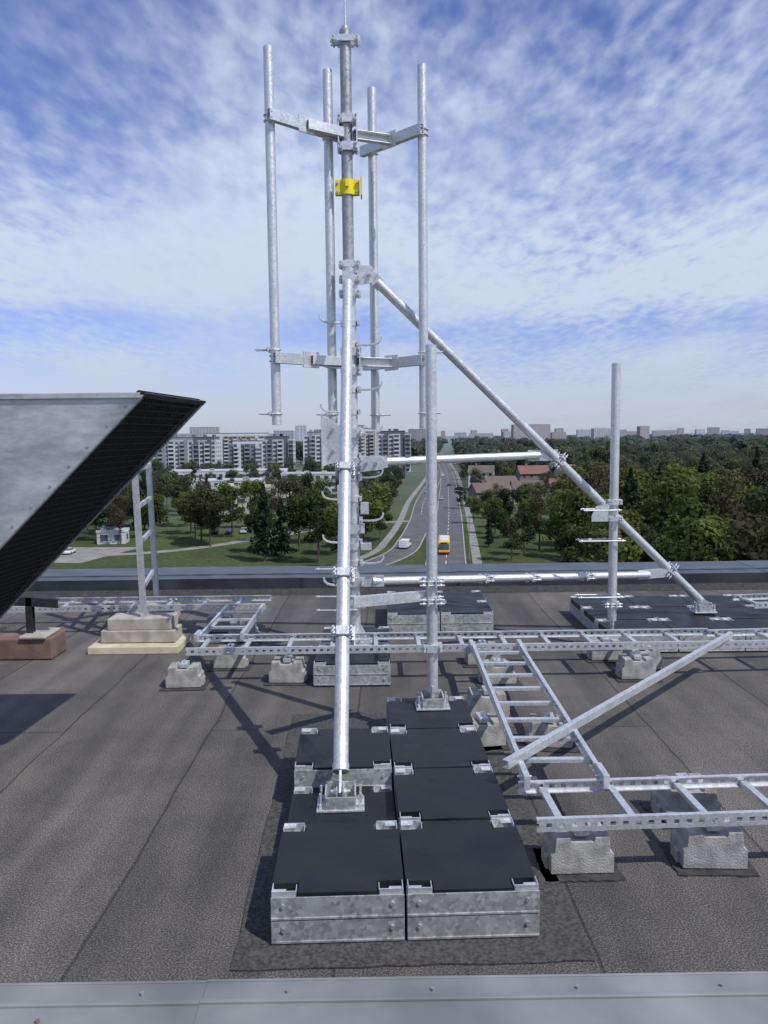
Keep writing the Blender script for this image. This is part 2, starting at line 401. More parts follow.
A0 = Vector((-.10, 6.86, 3.34)); A1 = Vector((3.20, 7.90, .28))
mb = MB()
d = (A1 - A0).normalized()
mb.cyl(A0 + d * .08, A1 - d * .06, .040, GALV, 28)
mb.beam(A0 - d * .03, A0 + d * .14, .10, .012, GALV, up=(0, 1, 0))
mb.prism([(-.17, -.09), (0.02, -.07), (.05, 0), (.02, .07), (-.17, .09)], -.006, .006, GALV, Matrix.Rotation(R(90), 3, 'X'), A0)
mb.bolt(A0, (0, 1, 0), .10, GALV, .009)
for zz in (3.30, 3.42, 3.18): clamp(mb, (MX, MY, zz), .05, .18, .055, .2)
Mq = d.to_track_quat('Z', 'X').to_matrix()
for t in (.52, .88):
    clamp(mb, A0.lerp(A1, t), .042, .14, .06, .17, 'X', axis=Mq)
foot(mb, A1 + Vector((0, 0, -.08)), Matrix.Identity(3), .22, .16)
mb.beam(A1 - d * .12, A1 + d * .05, .08, .014, GALV, up=(0, 1, 0))
mb.build("side_strut", mast, bevel=.001)

mb = MB()
B0 = A0.lerp(A1, .52); B1 = A0.lerp(A1, .885)
B0.z = 1.80; B0.x -= .03
mb.cyl((MX + .16, MY + .01, 1.77), B0 + Vector((-.16, -.05, 0.0)), .036, GALV, 24)
mb.beam((MX + .04, MY, 1.77), (MX + .30, MY + .01, 1.77), .012, .10, GALV)
mb.beam(B0 + Vector((-.26, -.05, .0)), B0 + Vector((.02, -.02, .0)), .012, .10, GALV)
mb.bolt(B0 + Vector((-.14, -.03, 0)), (0, 1, 0), .12, GALV, .008)
mb.bolt(Vector((MX + .24, MY, 1.77)), (0, 1, 0), .12, GALV, .008)
mb.cyl((MX + .16, MY, .74), B1 + Vector((-.24, -.06, -.02)), .034, GALV, 24)
for xx in (.9, 1.35, 1.9):
    f = (xx - MX - .16) / (B1.x - .24 - MX - .16); yy = MY + f * (B1.y - .06 - MY); zz = .74 + f * (B1.z - .02 - .74)
    clamp(mb, (xx, yy, zz), .034, .05, .08, .2, 'X')
mb.beam((MX + .04, MY, .74), (MX + .26, MY, .74), .012, .10, GALV)
mb.beam(B1 + Vector((-.34, -.06, -.02)), B1 + Vector((-.02, -.04, -.0)), .012, .09, GALV)
mb.chan((-.20, 4.74, 1.0), (.28, 5.14, .955), .04, .065, GALV)
mb.build("horizontal_braces", mast, bevel=.001)

mb = MB()
k = 0
z = .72
while z < 3.1:
    e = 1 if k % 2 else -1
    a = Vector((MX + e * .05, MY - .03, z))
    pts = [a, a + Vector((e * .07, -.02, -.004)), a + Vector((e * .14, -.03, .0)), a + Vector((e * .185, -.035, .015)), a + Vector((e * .205, -.035, .04)), a + Vector((e * .208, -.035, .065))]
    for p_, q_ in zip(pts, pts[1:]): mb.beam(p_, q_, .035, .014, GALV, up=(0, 0, 1) if abs((q_ - p_).normalized().z) < .8 else (1, 0, 0))
    mb.cyl((MX, MY, z - .025), (MX, MY, z + .025), .058, GALV, 20)
    mb.box((MX + e * .066, MY - .02, z), (.03, .08, .055), GALV)
    mb.box((MX - e * .066, MY - .02, z), (.02, .06, .04), GALV)
    mb.bolt((MX + e * .07, MY, z), (0, 1, 0), .15, GALV, .006)
    z += .185; k += 1
for zz in (2.02, 1.77, 1.2, .74, .55):
    clamp(mb, (MX, MY, zz), .055, .19, .08, .22)
mb.prism([(-.25, 1.74), (-.07, 1.80), (-.07, 2.02), (-.12, 2.10), (-.22, 2.16), (-.25, 2.14)], -.006, .006, GALV, Matrix.Rotation(R(90), 3, 'X'), (MX, MY - .08, 0))
mb.b2((MX - .256, MY - .12, 1.72), (MX - .244, MY + .02, 2.18), GALV)
mb.prism([(.07, 1.82), (.26, 1.84), (.30, 1.90), (.24, 1.95), (.07, 1.93)], -.006, .006, GALV, Matrix.Rotation(R(90), 3, 'X'), (MX, MY - .08, -.13))
for sx_, zz in ((-.16, 2.05), (-.16, 1.87), (.2, 1.76), (.12, 1.76)): mb.cyl((MX + sx_, MY - .12, zz), (MX + sx_, MY - .06, zz), .016, GALVD, 6)
mb.box((MX - .10, MY - .05, 1.50), (.06, .05, .16), GALV)
mb.box((MX + .10, MY - .05, 1.38), (.07, .04, .10), GALV)
mb.box((MX + .11, MY - .05, 1.05), (.09, .04, .06), GALV)
for zz in (.86, .62, .5): mb.bolt((MX - .15, MY - .07, zz), (1, 0, 0), .36, GALV, .007)
mb.build("step_bolts", mast, bevel=.001)

def support_pole(x, y, z0, z1, r, brs):
    e = empty("support_pole"); mb = MB()
    mb.cyl((x, y, z0 + .09), (x, y, z1), r, GALV, 28, hollow=True)
    mb.beam((x, y, z0), (x, y, z0 + .13), .012, .09, GALV, up=(0, 1, 0))
    mb.bolt((x, y, z0 + .06), (0, 1, 0), .1, GALV, .008)
    mb.build("tube", e, bevel=.001)
    mb = MB()
    for (z, rod, ax) in brs: clamp(mb, (x, y, z), r, .13, .05, rod, ax)
    mb.build("clamps", e, bevel=.001)
    return e
support_pole(.305, 5.1, .24, 2.56, .036, [(1.05, .16, 'X'), (.93, .16, 'X'), (.62, .14, 'Y')])
sp = support_pole(2.10, 7.27, .18, 2.62, .040, [(1.37, .16, 'Y'), (1.22, .2, 'Y'), (.42, .16, 'X')])
mb = MB()
for z, L in ((1.30, .34), (1.02, .42), (.50, .42)):
    mb.bolt((1.98, 7.2, z), (1, 0, 0), L, GALV, .007)
    mb.bolt((1.98, 7.33, z), (1, 0, 0), L, GALV, .007)
mb.prism([(-.2, 0), (-.05, 0), (-.05, .16), (-.16, .14), (-.2, .05)], -.005, .005, GALV, Matrix.Rotation(R(90), 3, 'X'), (2.08, 7.2, 1.2))
mb.build("u_bolts", sp)

# ------------------------------------------------------------------ cable ladders
def ladder(p0, p1, w, z, parts_first=.1, step=.33, h=.06, name="cable_ladder", skip=None):
    e = empty(name); p0, p1 = Vector((*p0, z)), Vector((*p1, z))
    d = (p1 - p0); L = d.length; d.normalize(); n = Vector((-d.y, d.x, 0))
    M = Matrix((d, n, Vector((0, 0, 1)))).transposed()
    mb = MB()
    for s_ in (-1, 1):
        c = (p0 + p1) / 2 + n * s_ * w / 2
        t = .004
        mb.box(c + Vector((0, 0, h / 2 - .010)), (L, t, .020), GALV, M)
        mb.box(c + Vector((0, 0, -h / 2 + .010)), (L, t, .020), GALV, M)
        mb.box(c + Vector((0, 0, h / 2 - .002)) - n * s_ * .012, (L, .020, .004), GALV, M)
        mb.box(c + Vector((0, 0, -h / 2 + .002)) - n * s_ * .012, (L, .020, .004), GALV, M)
        q = .01
        while q < L - .02:
            mb.box(p0 + d * (q + .016) + n * s_ * w / 2, (.032, t * .98, h - .04), GALV, M); q += .058
    mb.build("side_rails", e)
    mb = MB(); q = parts_first
    while q < L - .05:
        c = p0 + d * q
        mb.box(c + Vector((0, 0, -.004)), (.034, w - .012, .004), GALV, M)
        for s_ in (-1, 1): mb.box(c + d * s_ * .016 + Vector((0, 0, -.013)), (.003, w - .012, .018), GALV, M)
        q += step
    mb.build("rungs", e)
    return e
ladder((-1.62, 6.55), (2.80, 6.60), .44, .27, step=.36)
ladder((-5.6, 8.20), (-1.22, 8.25), .44, .27, step=.36)
ladder((-1.42, 6.78), (-1.42, 8.02), .38, .275, step=.30)
ladder((.90, 6.36), (.885, 3.86), .40, .285, .16, .30)
ladder((.66, 3.62), (4.2, 3.78), .40, .255, .12, .34)
ladder((3.6, 7.9), (5.5, 8.1), .4, .30, step=.36)
ladder((2.80, 6.60), (5.6, 6.75), .40, .262, step=.36)
mb = MB()
mb.chan((.60, 3.90, .335), (2.85, 6.46, .335), .035, .045, GALV, .004)
mb.build("loose_steel_channel", bevel=.001)
mb = MB()
for (x, y) in ((.69, 3.86), (1.08, 3.86), (.70, 6.34), (1.09, 6.34), (-1.62, 6.77), (-1.23, 6.8)):
    mb.box((x, y, .29), (.03, .16, .07), GALV); mb.bolt((x, y, .29), (1, 0, 0), .07, GALV, .006)
mb.build("ladder_joint_plate", bevel=.001)

def cblock(x, y, rot=0, s=1.0, pad=True):
    mb = MB(); w, h = .14 * s, .165 * s
    pr = [(-w, 0), (w, 0), (w, .085 * s), (w * .88, .098 * s), (w * .84, h), (w * .40, h), (w * .36, h - .022), (-w * .36, h - .022), (-w * .40, h), (-w * .84, h), (-w * .88, .098 * s), (-w, .085 * s)]
    mb.prism(pr, -.09 * s, .09 * s, CONC, Matrix.Rotation(R(90), 3, 'X'), (0, 0, .012))
    for e_ in (-1, 1):  # rear and front shoulders give the block its H plan
        mb.b2((e_ * w * .99, -.045, .012), (e_ * w * 1.10, .045, .07), CONC)
    mb.b2((-.03, -.06, h + .002), (.03, .06, h + .012 + .02), GALV)
    mb.bolt((0, 0, h + .03), (0, 0, 1), .05, GALV, .006)
    mb.build("concrete_block", loc=(x, y, 0), rotz=rot, bevel=.006)
    if pad: mat_sheet(x - .18, y - .14, x + .18, y + .15, rot, "rubber_pad")
for x, y, r in ((.88, 3.54, .03), (1.50, 3.57, -.04), (1.56, 4.02, .1), (2.6, 3.6, 0), (2.6, 4.0, 0),
                (.62, 5.02, 0.15), (1.05, 5.0, -.1), (.72, 5.55, .05), (-1.62, 6.30, .05), (-.80, 6.40, -.03), (.90, 6.30, .08),
                (2.05, 6.40, 0), (2.18, 6.66, 0.1), (-1.35, 6.82, 0), (-1.4, 7.75, .1), (-1.7, 8.1, 0), (-2.6, 8.2, 0), (-4.2, 8.2, 0), (.85, 6.85, 0), (1.95, 6.95, 0), (4.0, 6.7, 0)):
    cblock(x, y, r, random.uniform(.95, 1.05))

# ------------------------------------------------------------------ ventilation duct
e = empty("ventilation_duct")
YN, YF = 4.0, 5.02
mb = MB()
side = [(-1.187, 2.21), (-4.6, 2.21), (-4.6, .62), (-2.777, .62)]
MR = Matrix.Rotation(R(90), 3, 'X')
mb.prism(side, -.004, .004, ALU, MR, (0, YN, 0))
mb.prism(side, -.004, .004, ALU, MR, (.075, YF, 0))
mb.add([(-1.187, YN + .005, 2.213), (-1.112, YF, 2.213), (-4.6, YF, 2.213), (-4.6, YN + .005, 2.213)], [(0, 1, 2, 3)], ALU)
mb.add([(-2.777, YN + .005, .618), (-2.70, YF, .618), (-4.6, YF, .618), (-4.6, YN + .005, .618)], [(3, 2, 1, 0)], ALU)
mb.b2((-4.62, YN, .62), (-4.6, YF, 2.21), ALU)
mb.b2((-3.42, YN - .018, .62), (-3.4, YN - .004, 2.19), ALU)
mb.b2((-4.6, YN - .02, 2.195), (-1.20, YN - .004, 2.222), ALU)
for k in range(16):
    t = (k + .5) / 16; mb.cyl((-1.187 - 1.59 * t - .035, YN - .010, 2.21 - 1.59 * t), (-1.187 - 1.59 * t - .035, YN - .003, 2.21 - 1.59 * t), .006, GALVD, 8)
mb.build("duct_casing", e, bevel=.002)
mb = MB()
a0, a1 = Vector((-1.187, YN, 2.21)), Vector((-2.777, YN, .62))
b0, b1 = Vector((-1.112, YF, 2.21)), Vector((-2.70, YF, .62))
inn = Vector((-.5, 0, .5)) * .05
nn = Vector((-1, 0, 1)).normalized()
mb.add([a0 + inn, b0 + inn, b1 + inn, a1 + inn], [(0, 1, 2, 3)], DARK)
for (p, q) in ((a0, a1), (b0, b1)): mb.beam(p + Vector((0, .012 if p is a0 else -.012, 0)), q + Vector((0, .012 if p is a0 else -.012, 0)), .03, .008, GALVD, up=nn)
for (p, q) in ((a0, b0), (a1, b1)): mb.beam(p, q, .03, .01, DARK2, up=nn)
for i in range(1, 46):
    t = i / 46
    mb.beam(a0.lerp(a1, t), b0.lerp(b1, t), .005, .004, DARK2, up=nn)
for i in range(1, 26):
    t = i / 26
    mb.beam(a0.lerp(b0, t) + nn * .006, a1.lerp(b1, t) + nn * .006, .005, .004, DARK2, up=nn)
mb.build("mesh_grille", e)
mb = MB()
for xx in (-3.1, -4.3):
    for yy in (YN + .1, YF - .1): mb.b2((xx - .03, yy - .03, .0), (xx + .03, yy + .03, .62), GALVD)
    mb.b2((xx - .03, YN, .56), (xx + .03, YF, .615), GALVD)
mb.build("duct_legs", e)

e = empty("pipe_support_stand")
mb = MB()
mb.chan((-2.30, 7.5, .24), (-2.34, 7.5, 1.9), .05, .05, GALV, up=(0, 1, 0))
mb.chan((-2.52, 8.7, .2), (-2.56, 8.7, 1.9), .05, .05, GALV, up=(0, 1, 0))
for z in (1.0, 1.35, .55, 1.7): mb.beam((-2.32, 7.5, z), (-2.54, 8.7, z), .03, .04, GALV)
mb.build("posts", e)
mb = MB(); mb.b2((-2.68, 7.38, .075), (-1.98, 7.66, .19), CONCT); mb.b2((-2.62, 7.40, .19), (-2.02, 7.68, .30), CONCT)
mb.b2((-2.75, 8.55, .0), (-2.3, 8.85, .2), CONCT)
mb.build("concrete_slabs", e, bevel=.008)
mb = MB(); mb.b2((-2.76, 7.25, .002), (-1.92, 7.75, .07), FOAM); mb.build("insulation_pad", e, bevel=.004)
mb = MB()
mb.b2((-4.1, 7.08, .005), (-3.02, 7.42, .20), BRICK)
mb.b2((-3.30, 7.05, .20), (-3.06, 7.40, .23), CONCT)
mb.build("brown_concrete_slab", bevel=.012)
e = empty("duct_trestle"); mb = MB()
mb.chan((-3.25, 7.2, .2), (-3.25, 7.2, .56), .06, .06, DARK2, up=(0, 1, 0))
mb.chan((-4.6, 7.2, .62), (-2.98, 7.2, .50), .06, .08, DARK2)
mb.build("trestle_frame", e)

# ------------------------------------------------------------------ world below
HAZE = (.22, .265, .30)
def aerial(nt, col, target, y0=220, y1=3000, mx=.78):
    """distance haze painted into terrain and foliage colours, stronger with growing world Y"""
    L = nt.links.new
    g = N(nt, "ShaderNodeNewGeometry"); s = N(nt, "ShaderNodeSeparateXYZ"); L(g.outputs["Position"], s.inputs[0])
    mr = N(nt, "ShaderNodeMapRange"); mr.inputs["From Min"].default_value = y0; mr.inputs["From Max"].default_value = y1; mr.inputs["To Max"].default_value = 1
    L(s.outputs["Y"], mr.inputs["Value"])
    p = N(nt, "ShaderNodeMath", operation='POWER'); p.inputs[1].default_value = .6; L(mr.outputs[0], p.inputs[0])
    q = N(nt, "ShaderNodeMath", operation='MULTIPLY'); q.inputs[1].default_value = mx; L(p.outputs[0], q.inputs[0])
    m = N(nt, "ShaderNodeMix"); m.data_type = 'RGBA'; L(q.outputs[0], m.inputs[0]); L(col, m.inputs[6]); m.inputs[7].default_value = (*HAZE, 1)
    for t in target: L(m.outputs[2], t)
def leafmat(name, stops, tr=.42):
    m, nt, b = newmat(name); L = nt.links.new
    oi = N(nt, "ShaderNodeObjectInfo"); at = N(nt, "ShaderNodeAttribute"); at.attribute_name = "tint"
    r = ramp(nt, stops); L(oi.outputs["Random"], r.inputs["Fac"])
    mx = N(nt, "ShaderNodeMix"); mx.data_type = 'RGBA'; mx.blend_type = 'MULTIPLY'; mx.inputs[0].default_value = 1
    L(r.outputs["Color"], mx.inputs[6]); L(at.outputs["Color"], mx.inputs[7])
    t = N(nt, "ShaderNodeBsdfTranslucent"); ms = N(nt, "ShaderNodeMixShader"); ms.inputs[0].default_value = tr
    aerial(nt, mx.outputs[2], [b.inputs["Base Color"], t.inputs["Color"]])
    out = nt.nodes["Material Output"]; L(b.outputs[0], ms.inputs[1]); L(t.outputs[0], ms.inputs[2]); L(ms.outputs[0], out.inputs["Surface"])
    b.inputs["Roughness"].default_value = .75; b.inputs["Specular IOR Level"].default_value = .12
    return m
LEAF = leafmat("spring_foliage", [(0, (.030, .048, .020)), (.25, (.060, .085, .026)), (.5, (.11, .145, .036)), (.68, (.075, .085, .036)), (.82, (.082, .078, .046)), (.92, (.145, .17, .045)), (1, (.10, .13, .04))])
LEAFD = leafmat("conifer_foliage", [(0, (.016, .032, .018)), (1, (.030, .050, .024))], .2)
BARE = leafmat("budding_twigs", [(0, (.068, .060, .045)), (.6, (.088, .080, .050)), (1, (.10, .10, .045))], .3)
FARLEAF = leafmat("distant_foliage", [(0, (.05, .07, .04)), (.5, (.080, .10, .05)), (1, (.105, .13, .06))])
BARK = noisy("bark", (.06, .05, .04), (.12, .10, .08), 6, (.8, .95))

def tree_mesh(name, h, rad, nleaf, leaf, mat, kind="round", seed=0):
    rnd = random.Random(seed); mb = MB()
    mb.cyl((0, 0, 0), (0, 0, h * .45), h * .018, BARK, 7, r1=h * .012)
    mb.cyl((0, 0, h * .45), (0, 0, h * .85), h * .012, BARK, 6, r1=h * .004)
    blobs = []
    if kind == "cone":
        for i in range(22):
            t = i / 21; z = h * (.12 + .85 * t); rr = rad * (1 - t) ** .8 + .25
            a = rnd.uniform(0, 6.28); blobs.append((Vector((math.cos(a) * rr * .45, math.sin(a) * rr * .45, z)), rr * .62, h * .06))
    else:
        nb = 17
        for i in range(nb):
            a = rnd.uniform(0, 6.28); u = rnd.uniform(-.9, 1); rr = math.sqrt(max(0, 1 - u * u)) * rad * rnd.uniform(.35, .8)
            c = Vector((math.cos(a) * rr, math.sin(a) * rr, h * (.60 + .28 * u)))
            br = rad * rnd.uniform(.24, .46); blobs.append((c, br, br * .85))
            mb.cyl((0, 0, h * rnd.uniform(.28, .5)), c, h * .006, BARK, 5, r1=h * .002)
    nbv = len(mb.v)
    bt = [rnd.uniform(.8, 1.2) for _ in blobs]
    cols = [(1, 1, 1, 1)] * nbv
    for i in range(nleaf):
        bi = rnd.randrange(len(blobs)); c, br, bh = blobs[bi]
        v = Vector((rnd.gauss(0, 1), rnd.gauss(0, 1), rnd.gauss(0, 1))).normalized()
        rr = rnd.uniform(.55, 1.08)
        p = c + Vector((v.x * br * rr, v.y * br * rr, v.z * bh * rr))
        nrm = (v + Vector((rnd.uniform(-1, 1), rnd.uniform(-1, 1), rnd.uniform(-.6, 1))) * .7).normalized()
        q = nrm.to_track_quat('Z', 'Y'); s_ = leaf * rnd.uniform(.5, 1.25); a = rnd.uniform(0, 6.28)
        ps = [p + q @ Vector((math.cos(a + k) * s_, math.sin(a + k) * s_ * rnd.uniform(.6, 1), 0)) for k in (0, 1.4, 2.9, 4.5)]
        mb.add(ps, [(0, 1, 2, 3)], mat)
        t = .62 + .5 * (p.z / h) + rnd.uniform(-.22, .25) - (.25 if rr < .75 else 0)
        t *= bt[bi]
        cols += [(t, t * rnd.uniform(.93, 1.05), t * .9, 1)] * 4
    me = bpy.data.meshes.new(name); me.from_pydata(mb.v, [], mb.f)
    for m in mb.mats: me.materials.append(m)
    me.polygons.foreach_set("material_index", mb.m); me.update()
    ca = me.color_attributes.new("tint", 'FLOAT_COLOR', 'POINT')
    ca.data.foreach_set("color", [q for c in cols for q in c])
    return me
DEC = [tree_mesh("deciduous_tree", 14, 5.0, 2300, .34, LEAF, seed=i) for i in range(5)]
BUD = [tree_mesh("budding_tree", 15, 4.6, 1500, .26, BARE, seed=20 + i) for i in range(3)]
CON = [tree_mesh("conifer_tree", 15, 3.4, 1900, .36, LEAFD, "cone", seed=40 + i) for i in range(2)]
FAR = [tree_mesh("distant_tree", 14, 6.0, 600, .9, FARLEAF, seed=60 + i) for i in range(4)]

def put(me, name, x, y, s=1.0, sz=1.0, parent=None, z=G):
    o = bpy.data.objects.new(name, me); sc.collection.objects.link(o)
    o.location = (x, y, z); o.rotation_euler = (0, 0, random.uniform(0, 6.28)); o.scale = (s, s, s * sz)
    if parent: o.parent = parent
    return o

def groundmat():
    m, nt, b = newmat("grass_and_earth"); L = nt.links.new
    tc = N(nt, "ShaderNodeTexCoord")
    n = N(nt, "ShaderNodeTexNoise"); n.inputs["Scale"].default_value = .025; n.inputs["Detail"].default_value = 12; n.inputs["Roughness"].default_value = .7; L(tc.outputs["Object"], n.inputs["Vector"])
    r = ramp(nt, [(.3, (.042, .055, .026)), (.48, (.062, .084, .032)), (.6, (.082, .108, .040)), (.72, (.11, .10, .07))]); L(n.outputs["Fac"], r.inputs["Fac"])
    n2 = N(nt, "ShaderNodeTexNoise"); n2.inputs["Scale"].default_value = .8; n2.inputs["Detail"].default_value = 6; L(tc.outputs["Object"], n2.inputs["Vector"])
    r2 = ramp(nt, [(.3, .7), (.7, 1.25)]); L(n2.outputs["Fac"], r2.inputs["Fac"])
    mx = N(nt, "ShaderNodeMix"); mx.data_type = 'RGBA'; mx.blend_type = 'MULTIPLY'; mx.inputs[0].default_value = 1
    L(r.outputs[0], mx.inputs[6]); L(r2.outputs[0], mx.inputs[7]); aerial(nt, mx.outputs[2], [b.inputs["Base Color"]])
    b.inputs["Roughness"].default_value = .95; b.inputs["Specular IOR Level"].default_value = .1
    return m
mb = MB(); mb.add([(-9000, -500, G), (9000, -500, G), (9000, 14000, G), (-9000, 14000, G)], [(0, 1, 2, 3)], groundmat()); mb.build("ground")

ASPH = noisy("asphalt", (.085, .087, .092), (.13, .13, .135), .3, (.8, .95))
PAVE = noisy("paving", (.20, .195, .185), (.29, .28, .265), .5, (.85, .95))
KERB = noisy("kerbstone", (.28, .28, .27), (.38, .38, .36), 2, (.85, .95))
WPAINT = noisy("road_paint", (.65, .65, .63), (.78, .78, .76), 2, (.6, .8))
def strip(mb, pts, w, z, mat, o=0.0):
    vs = []
    for i, p in enumerate(pts):
        a = Vector(pts[max(0, i - 1)]); b_ = Vector(pts[min(len(pts) - 1, i + 1)]); d = (b_ - a).normalized(); n = Vector((d.y, -d.x))
        c = Vector(p) + n * o
        vs += [(c.x - n.x * w / 2, c.y - n.y * w / 2, z), (c.x + n.x * w / 2, c.y + n.y * w / 2, z)]
    mb.add(vs, [(2 * i, 2 * i + 1, 2 * i + 3, 2 * i + 2) for i in range(len(pts) - 1)], mat)
def kerb(mb, pts, o, mat, w=.3, h=.12):
    for p, q in zip(pts, pts[1:]):
        a, b_ = Vector(p), Vector(q); d = (b_ - a).normalized(); n = Vector((d.y, -d.x))
        mb.beam((*(a + n * o), G + h / 2 + .01), (*(b_ + n * o), G + h / 2 + .01), w, h, mat)
def smooth(pts, n=8):
    out = []
    P = [pts[0]] + pts + [pts[-1]]
    for i in range(1, len(P) - 2):
        for k in range(n):
            t = k / n
            out.append(tuple(.5 * ((2 * P[i][j]) + (-P[i - 1][j] + P[i + 1][j]) * t + (2 * P[i - 1][j] - 5 * P[i][j] + 4 * P[i + 1][j] - P[i + 2][j]) * t * t + (-P[i - 1][j] + 3 * P[i][j] - 3 * P[i + 1][j] + P[i + 2][j]) * t ** 3) for j in (0, 1)))
    out.append(pts[-1]); return out
main = smooth([(3.0, 60), (13.5, 173), (27, 332), (48, 617), (74, 1100)])
left = smooth([(-22, 120), (-10, 150), (2.5, 178), (7, 206), (11.5, 254), (17, 332), (31, 480), (41, 600)])
road = empty("road")
mb = MB()
strip(mb, main, 8.0, G + .02, ASPH); mb.build("carriageway_right", road)
mb = MB(); strip(mb, left, 6.0, G + .026, ASPH); mb.build("carriageway_left", road)
mb = MB()
for pts, w in ((main, 8.0), (left, 6.0)):
    kerb(mb, pts, w / 2 + .15, KERB); kerb(mb, pts, -w / 2 - .15, KERB)
mb.build("kerbs", road)
mb = MB()
for pts in (main, left):
    for p, q in zip(pts, pts[1:]):
        a, b_ = Vector(p), Vector(q); L = (b_ - a).length; n = int(L // 8)
        for k in range(n):
            strip(mb, [tuple(a.lerp(b_, (k + .1) / n)), tuple(a.lerp(b_, (k + .6) / n))], .16, G + .034, WPAINT)
mb.build("lane_markings", road)
mb = MB(); strip(mb, main, 2.0, G + .018, PAVE, 6.6); strip(mb, left, 2.0, G + .018, PAVE, -6.2)
mb.build("pavement")
mb = MB()
strip(mb, smooth([(-120, 190), (-75, 183), (-50, 190), (-30, 215), (-12, 240), (8, 250)]), 3.6, G + .014, PAVE)
mb.build("footpath")
mb = MB(); mb.add([(-110, 176, G + .01), (-66, 172, G + .01), (-60, 196, G + .01), (-118, 200, G + .01)], [(0, 1, 2, 3)], PAVE)
mb.build("parking_area")

GLASS = noisy("window_glass", (.04, .05, .06), (.11, .13, .15), .4, (.08, .2))
def wallmat(name, c, k=.85): return noisy(name, tuple(q * k for q in c), c, .25, (.8, .9))
WHITE = wallmat("white_render", (.58, .60, .62)); GREY = wallmat("grey_render", (.26, .275, .30)); TAN = wallmat("beige_render", (.43, .40, .35))
CREAM = wallmat("cream_render", (.48, .46, .35)); PINK = wallmat("salmon_render", (.38, .30, .26)); BROWN = wallmat("brown_brick", (.22, .17, .145))
ROOFG = wallmat("roof_felt", (.20, .20, .21)); TILE = wallmat("roof_tile", (.20, .11, .09)); TILEB = wallmat("brown_roof_tile", (.15, .115, .10))
DKG = wallmat("dark_balcony", (.12, .13, .15))
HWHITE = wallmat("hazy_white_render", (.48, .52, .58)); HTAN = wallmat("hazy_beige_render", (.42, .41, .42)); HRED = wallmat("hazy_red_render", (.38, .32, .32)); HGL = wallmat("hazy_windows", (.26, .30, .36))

def apartment(x, y, w, d, fl, rot=0, wall=WHITE, acc=GREY, bay=3.6, fh=3.0, balc=True, name="apartment_building", glass=GLASS, setback=True):
    e = empty(name, (x, y, G), rot); H = fl * fh
    mb = MB()
    mb.b2((-w / 2, -d / 2, 0), (w / 2, d / 2, H), wall)
    if balc and fl > 5:
        for xx in (-w * .22, w * .27): mb.b2((xx - 1.4, -d / 2 - .3, 0), (xx + 1.4, -d / 2 + .2, H + 1.2), acc)
    if setback: mb.b2((-w / 2 + 3, -d / 2 + 2.5, H), (w / 2 - 4, d / 2 - 2.5, H + 2.8), acc)
    mb.build("walls", e)
    mb = MB(); mb.b2((-w / 2 - .15, -d / 2 - .15, H + .0), (w / 2 + .15, -d / 2 + .25, H + .6), wall); mb.b2((-w / 2 - .15, d / 2 - .25, H), (w / 2 + .15, d / 2 + .15, H + .6), wall)
    if setback: mb.b2((-w / 2 + 2.7, -d / 2 + 2.2, H + 2.8), (w / 2 - 3.7, d / 2 - 2.2, H + 3.1), ROOFG)
    for k in range(3):
        xx = random.uniform(-w / 2 + 1, w / 2 - 4); z0 = H + (3.1 if setback else 0); mb.b2((xx, -1, z0), (xx + 2.2, 1.5, z0 + 1.4), acc)
    mb.build("roof", e)
    mb = MB(); mbb = MB(); n = max(2, int(w // bay)); bw = w / n
    for f in range(fl):
        z = f * fh
        for i in range(n):
            cx = -w / 2 + (i + .5) * bw
            typ = (i * 7 + 3) % 4
            if balc and typ in (0, 2) and f > 0:
                mb.b2((cx - bw * .44, -d / 2 - .04, z + .2), (cx + bw * .44, -d / 2 + .1, z + 2.7), glass)
                mbb.b2((cx - bw * .46, -d / 2 - 1.5, z + .0), (cx + bw * .46, -d / 2 - .01, z + .2), wall)
                mbb.b2((cx - bw * .46, -d / 2 - 1.5, z + .2), (cx + bw * .46, -d / 2 - 1.42, z + 1.2), acc if (i % 3) else wall)
                mbb.b2((cx - bw * .48, -d / 2 - 1.5, z + .2), (cx - bw * .46, -d / 2 - .01, z + 2.8), wall)
            else:
                ww = .36 if typ == 1 else .26
                mb.b2((cx - bw * ww, -d / 2 - .04, z + .8), (cx + bw * ww, -d / 2 + .1, z + 2.4), glass)
                mbb.b2((cx - bw * ww - .08, -d / 2 - .12, z + .68), (cx + bw * ww + .08, -d / 2 - .01, z + .79), wall)
        m = max(1, int(d // 4))
        for i in range(m):
            cy = -d / 2 + (i + .5) * d / m
            for sx in (-1, 1): mb.b2((sx * (w / 2 - .1), cy - .8, z + .9), (sx * (w / 2 + .04), cy + .8, z + 2.4), glass)
    mb.build("windows", e); mbb.build("balconies", e)
    return e
apartment(-153, 590, 32, 15, 8, .10, WHITE, GREY)
apartment(-126, 565, 20, 14, 8, -.05, WHITE, DKG)
apartment(-101, 600, 28, 14, 7, .05, GREY, WHITE)
apartment(-73, 560, 22, 14, 8, 0, WHITE, DKG)
apartment(-50, 590, 18, 16, 9, .1, WHITE, GREY)
apartment(-205, 560, 40, 15, 8, .0, TAN, WHITE)
apartment(-33, 640, 16, 14, 8, .1, TAN, GREY)
apartment(8, 590, 24, 15, 9, -.05, WHITE, DKG)
apartment(-12, 690, 22, 15, 10, .05, TAN, WHITE)
apartment(-125, 690, 60, 15, 9, .1, TAN, WHITE)
apartment(-88, 450, 66, 20, 2, .02, WHITE, GREY, fh=4, balc=False, name="sports_hall", setback=False)
apartment(-45, 285, 30, 12, 3, .12, CREAM, WHITE, fh=3, balc=False, name="school_building", setback=False)
apartment(-66, 330, 30, 14, 3, .05, WHITE, GREY, balc=False, name="school_building", setback=False)
